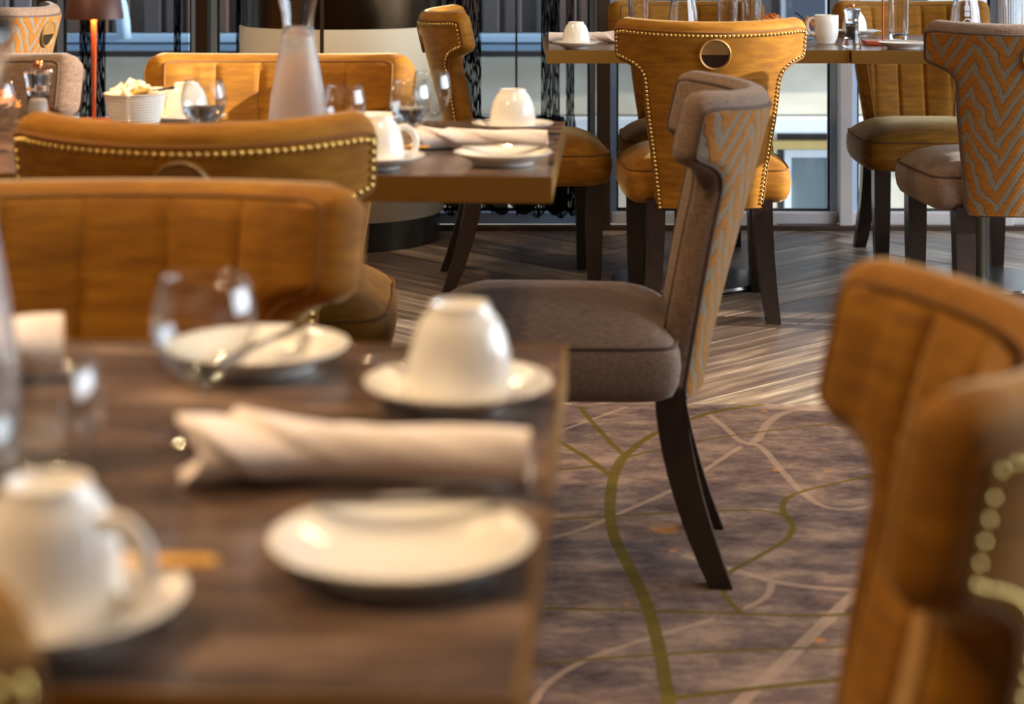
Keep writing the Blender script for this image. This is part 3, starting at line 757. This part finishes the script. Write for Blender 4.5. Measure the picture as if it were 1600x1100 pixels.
# fluted tumbler
def tumbler_mesh():
    n = 72; rows = [(.029, .0), (.0305, .002), (.0308, .02), (.0312, .10), (.0318, .165)]; vs, fs = [], []
    for r, z in rows:
        for i in range(n):
            a = 2*pi*i/n; rr_ = r*(1-.022*abs(sin(a*12)) if .01 < z < .16 else 1); vs.append((rr_*cos(a), rr_*sin(a), z))
    inner = [(.0300, .165), (.0280, .10), (.0275, .024), (.022, .018)]
    for r, z in inner: vs += [(r*cos(2*pi*i/n), r*sin(2*pi*i/n), z) for i in range(n)]
    R = len(rows)+len(inner)
    for a in range(R-1):
        for i in range(n): fs.append((a*n+i, a*n+(i+1) % n, (a+1)*n+(i+1) % n, (a+1)*n+i))
    fs += [tuple(range(n))[::-1], tuple(range((R-1)*n, R*n))]
    return sharpen(mesh('tumbler', vs, fs, 'thick', True), 40)
tum_me = tumbler_mesh()
def tumbler(x, y, label, group=None): return tag(link('tumbler', tum_me, None, (x, y, TZ)), label, 'glass', group)
CARP = [(0, .004), (.040, .003), (.044, .006), (.0465, .03), (.046, .06), (.042, .10), (.034, .145), (.0265, .185), (.0245, .205), (.026, .225), (.033, .255), (.0395, .285), (.0425, .305)]
car_in = [(r-.0025, z) for r, z in CARP[::-1] if .01 < z] + [(.038, .012), (0, .011)]
car_me = MB().lathe(CARP+car_in, 56).mesh('carafe', 'thick', True)
lo = [(r, z) for r, z in CARP if z <= .206]; up_ = [(r, z) for r, z in CARP if z >= .204]
car_lo = MB().lathe(lo+[(r-.0022, z) for r, z in lo[::-1] if z > .01]+[(0, .010)], 56).mesh('lower_body', 'mist', True)
car_up = MB().lathe(up_+[(r-.0022, z) for r, z in up_[::-1]], 56).mesh('funnel_neck', 'thick', True)
def ribbed_bowl(): 
    pf = [(0, .002), (.030, .002), (.032, 0), (.037, 0)]
    for i in range(13): z = .004+.058*i/12; r = .038+.015*(i/12)**.8; pf += [(r+.0011, z), (r, z+.0024)]
    pf += [(.0560, .066), (.0565, .0685), (.055, .069), (.052, .063), (.038, .010), (0, .006)]
    return sharpen(MB().lathe(pf, 56).mesh('ribbed_bowl', 'china', True), 60)
def mill(x, y, label, fill):
    t = empty('salt_mill', (x, y, TZ), 0, label, 'mill')
    MB().lathe([(0, 0), (.0275, 0), (.0285, .004), (.024, .022), (.0195, .045), (.0185, .066), (.0205, .07), (.0165, .066), (.0165, .045), (.019, .024), (.0, .02)], 32).obj('body', 'thick', t, True)
    MB().lathe([(0, .0215), (.0178, .0225), (.0160, .045), (.0160, .060), (0, .062)], 24).obj('filling', fill, t, True)
    MB().lathe([(.0, .071), (.0195, .071), (.0185, .079), (.022, .100), (.0255, .112), (.0245, .115), (0, .114)], 32).obj('head', 'thick', t, True)
    MB().lathe([(0, .1155), (.006, .1155), (.006, .118), (.0085, .121), (.0085, .126), (.005, .130), (0, .1305)], 20).obj('knob', 'copper_trim', t, True)
    return t
def napkin_roll(x0, y0, x1, y1, r, label, flare=1.5, seed=0):
    """rolled and twisted napkin from the open end (x0,y0) to the plain end (x1,y1)"""
    L_ = math.hypot(x1-x0, y1-y0); n, k = 54, 40; vs, fs = [], []
    for i in range(n+1):
        t = i/n; op = max(0, 1-t/.42)
        R0 = r*(1+(flare-1)*op**1.2)*(1-.18*max(0, (.08-t)/.08))*(1+.03*sin(t*9+seed))
        for j in range(k):
            a = 2*pi*j/k
            fr_ = ((a-9*t*(1-.35*t)-seed)/(2*pi)*3) % 1.0; fold = .26*(fr_**1.3)*(.35+1.3*op)*(1-.75*max(0, t-.55)/.45)-.06
            ridge = .055*cos(3*a-13*t+seed)*(1-.4*op)
            q = R0*(1+fold+ridge); yy = q*cos(a)*(1+.35*op); zz = q*sin(a)*(.92-.12*op)
            vs.append((t*L_+.012*op*cos(2*a), yy, max(zz, -r*.97)+r*.97))
    for i in range(n):
        for j in range(k): fs.append((i*k+j, i*k+(j+1) % k, (i+1)*k+(j+1) % k, (i+1)*k+j))
    # sunken spiral ends
    for e, sgn in ((0, 1), (n, -1)):
        b0 = e*k; prev = list(range(b0, b0+k)); base = [Vector(v) for v in vs[b0:b0+k]]; c = sum(base, Vector())/k
        for s_, dx in ((.78, .004), (.66, .012), (.42, .006), (.2, .012)):
            cur = list(range(len(vs), len(vs)+k)); vs += [tuple(c+(p-c)*s_+Vector((sgn*dx, 0, 0))) for p in base]
            fs += [(prev[j], cur[j], cur[(j+1) % k], prev[(j+1) % k]) for j in range(k)]; prev = cur
        fs.append(tuple(prev))
    o = link('napkin', mesh('napkin', vs, fs, 'napkin', True), None, (x0, y0, TZ), (0, 0, math.atan2(y1-y0, x1-x0)))
    return tag(o, label, 'napkin')
def crisps(x, y, z, r, label, n=70, seed=1):
    rg = random.Random(seed); mb = MB()
    for _ in range(n):
        a, q = rg.uniform(0, 6.28), r*sqrt(rg.random()); c = Vector((q*cos(a), q*sin(a), .004+.016*(1-(q/r)**2)*rg.random()+.01*(1-(q/r)**2)))
        Rm = Matrix.Rotation(rg.uniform(0, 6.28), 4, 'Z') @ Matrix.Rotation(rg.uniform(-.9, .9), 4, 'X') @ Matrix.Rotation(rg.uniform(-.9, .9), 4, 'Y')
        s_ = rg.uniform(.006, .011)
        pts = [(-s_, -s_*.6, .001), (0, -s_*.7, -.002), (s_, -s_*.5, .001), (s_*.9, s_*.6, .001), (0, s_*.7, -.002), (-s_, s_*.6, .001)]
        mb.add([Rm @ Vector(p)+c for p in pts]+[Rm @ Vector((p[0], p[1], p[2]+.0014))+c for p in pts],
               [(5, 4, 1, 0), (4, 3, 2, 1), (6, 7, 10, 11), (7, 8, 9, 10)]+[(i, (i+1) % 6, 6+(i+1) % 6, 6+i) for i in range(6)])
    o = link('crisps', mb.mesh('crisps', 'crisp'), None, (x, y, z)); return tag(o, label, 'snack', kind='stuff')
dish_me = MB().lathe([(0, 0), (.030, 0), (.032, .002), (.046, .028), (.056, .052), (.0565, .054), (.0545, .054), (.044, .03), (.030, .006), (0, .005)], 48).mesh('glass_dish', 'glass', True)
def table_lamp(x, y, label, square=False):
    t = empty('table_lamp', (x, y, TZ), 0, label, 'lamp')
    if square: MB().box(-.058, .058, -.045, .045, 0, .012, .002).obj('base', 'copper', t)
    else: MB().lathe([(0, 0), (.044, 0), (.045, .002), (.045, .009), (.043, .011), (0, .011)], 40).obj('base', 'copper', t, True)
    MB().lathe([(.003, .011), (.0035 if square else .0058, .20)], 16).obj('stem', 'copper', t, True)
    MB().lathe([(.053, .195), (.0385, .30), (.0375, .30), (.052, .196), (.053, .195)], 48).obj('shade', 'shade', t, True)
    MB().lathe([(0, .3), (.0375, .3), (.0375, .302), (0, .302)], 40).obj('shade_cap', 'shade', t, True)
    gm = plain('lamp_led', (255, 190, 110), .5, Emission_Color=(1, .62, .25), Emission_Strength=.6 if square else 14)
    MB().lathe([(0, .232), (.022, .232), (.022, .238), (0, .238)], 24).obj('diffuser', gm, t, True)
    MB().lathe([(.0035, .2), (.0035, .3)], 10).obj('upper_rod', 'copper', t, True)
    lamp('table_lamp_glow', 'POINT', (x, y-.012, TZ+.205), .12 if square else 2.4, (1, .55, .2), shadow_soft_size=.012)
    return t

# ---- near table
sx_, sy_ = tbl(716, 597, .769); saucer(sx_, sy_, 'white saucer in the middle of the near table, holding the upturned cup'); cup(sx_+.001, sy_, 100, 'blurred white cup upside down near the right corner of the near table')
spoon(sx_-.036, sy_+.028, 128, 'spoon glinting at the left of the upturned cup on the near table', TZ+.0175)
px_, py_ = tbl(627, 838, .769); plate(px_, py_, 'white side plate in front of the rolled napkin on the near table')
knife(px_+.030, py_+.052, 2, 'butter knife across the rear of the front plate on the near table')
plate(-.212, 1.60, 'white side plate beyond the wine glass, near the channel seamed gold chair')
knife(-.205, 1.585, 72, 'butter knife lying on the plate beyond the wine glass')
napkin_roll(-.212, 1.285, .012, 1.262, .0195, 'rolled white napkin twisted open at its left end, between cup and front plate', 1.35)
glass(-.222, 1.385, 'stemmed glass standing before the rear plate on the near table', 1.13, .98)
glass(-.276, 1.13, 'stemmed glass beside the carafe at the left edge of the near table', 1.05, .98)
saucer(-.242, 1.0, 'white saucer at the lower left of the near table, under the big blurred cup')
cup(-.242, 1.0, -18, 'big blurred upturned cup with its handle to the right, lower left')
glint_bar(-.205, 1.040, 0, 'flat brass coloured knife handle behind the big blurred cup')
t = link('carafe', car_lo, None, (-.378, 1.29, TZ)); tag(t, 'misted carafe cut by the left edge of the view on the near table', 'carafe'); link('funnel_neck', car_up, t)
napkin_roll(-.60, 1.50, -.366, 1.565, .027, 'white napkin bundle at the left edge of the near table behind the glass', 1.5, 2)

# ---- middle table
sx_, sy_ = tbl(801, 193, .769); saucer(sx_, sy_, 'white saucer at the back right corner of the middle table'); cup(sx_, sy_, 110, 'upturned cup at the back right corner of the middle table')
spoon(sx_-.04, sy_+.02, 120, 'spoon at the left of the cup at the back right corner of the middle table', TZ+.0175)
px_, py_ = tbl(786, 237, .769); plate(px_, py_, 'white side plate at the front right corner of the middle table')
knife(px_+.0, py_+.045, 1, 'butter knife across the plate at the front right of the middle table')
napkin_roll(-.166, 3.155, .058, 3.135, .0165, 'rolled white napkin between plate and cup on the middle table', 1.35, 1)
glass(-.163, 3.085, 'half filled stemmed glass left of the napkin on the middle table', water=True)
glass(-.137, 3.28, 'stemmed glass standing right behind the half filled one')
saucer(-.203, 2.895, 'saucer peeping out right of the studded gold chair on the middle table'); cup(-.203, 2.895, 10, 'upturned cup peeping out right of the studded gold chair')
glint_bar(-.172, 2.965, 0, 'flat brass coloured knife handle behind the cup beside the studded gold chair')
glass(-.262, 3.0, 'stemmed glass right beside the tall carafe on the middle table')
plate(-.262, 3.50, 'white plate at the far edge of the middle table behind the carafe')
t = link('carafe', car_lo, None, (-.341, 3.06, TZ)); tag(t, 'tall misted carafe on the middle table, its neck opening like a funnel', 'carafe'); link('funnel_neck', car_up, t)
glass(-.498, 3.1, 'half filled stemmed glass before the cup, right of the ribbed bowl', 1.1, water=True)
saucer(-.593, 3.5, 'saucer between the ribbed bowl and the stemmed glass'); cup(-.593, 3.5, 150, 'upturned cup seen through the stemmed glass right of the ribbed bowl')
rb = link('ribbed_bowl', ribbed_bowl(), None, (-.667, 3.40, TZ)); tag(rb, 'white ribbed bowl heaped with small sachets on the middle table', 'bowl')
sm = {c: MB().box(-.016, .016, -.011, .011, -.0035, .0035, .003).mesh('sachet', c, False) for c in ('sachet_white', 'sachet_yellow')}
rg = random.Random(5)
for i in range(16):
    a = i*2.4; q = .0105*sqrt(i); yel = (q*cos(a) > .008 and i % 2 == 0)
    o = link('sachet', sm['sachet_yellow' if yel else 'sachet_white'], None, (-.667+q*cos(a), 3.40+q*sin(a), TZ+.068+.013*(1-q/.045)+rg.uniform(-.002, .003)), (rg.uniform(-.6, .6), rg.uniform(-.6, .6), rg.uniform(0, 3)))
    tag(o, ('yellow' if yel else 'white')+' paper sachet heaped in the white ribbed bowl', 'sachet', ('yellow' if yel else 'white')+' sachets in the ribbed bowl')
for q, z in ((.0, .058), (.024, .060)):
    for k_ in range(1 if q == 0 else 6):
        o = link('sachet', sm['sachet_white'], None, (-.667+q*cos(k_*1.05), 3.40+q*sin(k_*1.05), TZ+z), (0, .2, k_*1.3))
        tag(o, 'white paper sachet heaped in the white ribbed bowl', 'sachet', 'white sachets in the ribbed bowl')
tag(MB().tube([(0, 0, 0), (.03, 0, .004), (.045, 0, .006)], [.004, .005, .006], 8, flat=.5).obj('tongs', 'dark_steel', None, True, (-.640, 3.385, TZ+.073)), 'dark tong handle poking out of the ribbed bowl', 'tongs')
table_lamp(-.762, 3.50, 'copper table lamp with a brown cone shade on the middle table')
mill(-.822, 3.33, 'clear salt mill with rose gold knob at the left of the middle table', 'salt')
tag(link('glass_dish', dish_me, None, (-.93, 3.44, TZ)), 'glass dish of orange crisps at the left end of the middle table', 'dish')
crisps(-.93, 3.44, TZ+.04, .046, 'heap of orange crisps in the glass dish at the left end of the middle table', 80, 2)
glass(-.835, 3.1, 'glass at the far left of the middle table below the orange crisps')

# ---- window table
sx_, sy_ = tbl(900, 66, .769); saucer(sx_, sy_, 'saucer at the left end of the window table'); cup(sx_, sy_, 70, 'upturned cup at the left end of the window table')
spoon(sx_+.03, sy_-.035, 10, 'spoon on the saucer at the left end of the window table', TZ+.0165)
napkin_roll(.345, 5.93, .115, 5.95, .017, 'rolled white napkin behind the cup at the left end of the window table', 1.5, 3)
tumbler(.392, 5.95, 'fluted tumbler left of the carafe, above the studded gold chair')
t = tag(link('carafe', car_me, None, (.53, 5.95, TZ)), 'clear carafe above the middle of the studded gold chair', 'carafe')
tumbler(.668, 5.95, 'fluted tumbler just right of the carafe above the studded gold chair')
tumbler(.742, 5.95, 'fluted tumbler beside the crisps, above the studded gold chair')
tag(link('glass_dish', dish_me, None, (.825, 6.12, TZ)), 'glass dish of orange crisps above the right wing of the studded gold chair', 'dish')
crisps(.825, 6.12, TZ+.047, .046, 'orange crisps in the dish above the studded gold chair', 80, 4)
tag(link('glass_dish', dish_me, None, (.955, 6.12, TZ)), 'glass dish of orange crisps behind the white mug', 'dish')
crisps(.955, 6.12, TZ+.040, .044, 'orange crisps in the dish behind the white mug', 60, 6)
tag(MB().tube([(0, 0, 0), (-.02, 0, .016), (-.045, 0, .034)], [.003, .004, .005], 8, flat=.6).obj('tongs', 'dark_steel', None, True, (.945, 6.10, TZ+.052)), 'dark tong handle sticking up behind the white mug', 'tongs')
mug_me = sharpen(MB().lathe([(0, .003), (.021, .003), (.0225, 0), (.0265, 0), (.0275, .004), (.034, .018), (.037, .036), (.0375, .06), (.037, .086), (.0362, .087), (.035, .086), (.035, .06), (.034, .036), (.03, .018), (0, .008)], 48).mesh('mug', 'china', True), 60)
o = tag(link('mug', mug_me, None, (.966, 5.90, TZ), (0, 0, RAD(185))), 'white mug standing upright at the joint of the window table', 'mug')
MB().tube(smooth3([(.034, 0, .072), (.045, 0, .078), (.057, 0, .070), (.060, 0, .052), (.054, 0, .034), (.042, 0, .026), (.033, 0, .028)]), .0036, 10, flat=1.4).obj('handle', 'china', o, True)
mill(1.013, 5.72, 'clear pepper mill with rose gold knob on the window table', 'pepper')
saucer(1.124, 6.27, 'saucer behind the clear pepper mill'); cup(1.118, 6.27, 60, 'upturned cup behind the clear pepper mill')
spoon(1.15, 6.22, 20, 'spoon on the saucer behind the pepper mill', TZ+.0175)
table_lamp(1.130, 5.85, 'copper table lamp with rectangular base on the window table', True)
tumbler(1.208, 6.0, 'fluted tumbler right of the copper lamp on the window table')
plate(1.155, 5.665, 'white plate at the front of the window table beside the zigzag chair'); knife(1.175, 5.655, 6, 'butter knife on the plate beside the zigzag chair')
t = tag(link('carafe', car_me, None, (1.388, 5.88, TZ)), 'clear carafe with a white emblem above the zigzag chair', 'carafe')
M['etch'] = plain('white_print', (214, 216, 232), .5)
em = MB()
def arc_patch(u0, u1, z0, z1):
    def rad(z): 
        for (r0, a), (r1, c) in zip(CARP, CARP[1:]):
            if a <= z <= c: return r0+(r1-r0)*(z-a)/(c-a)+.0005
        return .04
    n = 6; vs = []
    for zz in (z0, z1):
        for i in range(n+1): r = rad(zz); a = -pi/2-.1+(u0+(u1-u0)*i/n)/r; vs.append((r*cos(a), r*sin(a), zz))
    em.add(vs, [(i, i+1, n+2+i, n+1+i) for i in range(n)])
arc_patch(-.008, .008, .085, .118); arc_patch(-.0045, .0045, .118, .135); arc_patch(-.006, .006, .135, .143)
for k_ in range(12):
    a0, a1 = k_*pi/12, (k_+1)*pi/12; arc_patch(.013*cos(a0)-.001, .013*cos(a0)+.0035, .06+.016*sin(a0), .064+.016*sin(a0))
em.obj('emblem', 'etch', t, True)
tumbler(1.565, 6.0, 'fluted tumbler at the right edge of the view on the window table')
# ---- far left table
tumbler(-1.84, 6.62, 'tumbler on the far left table, the one nearer the view edge'); tumbler(-1.765, 6.56, 'tumbler on the far left table, the one nearer the dark window post')
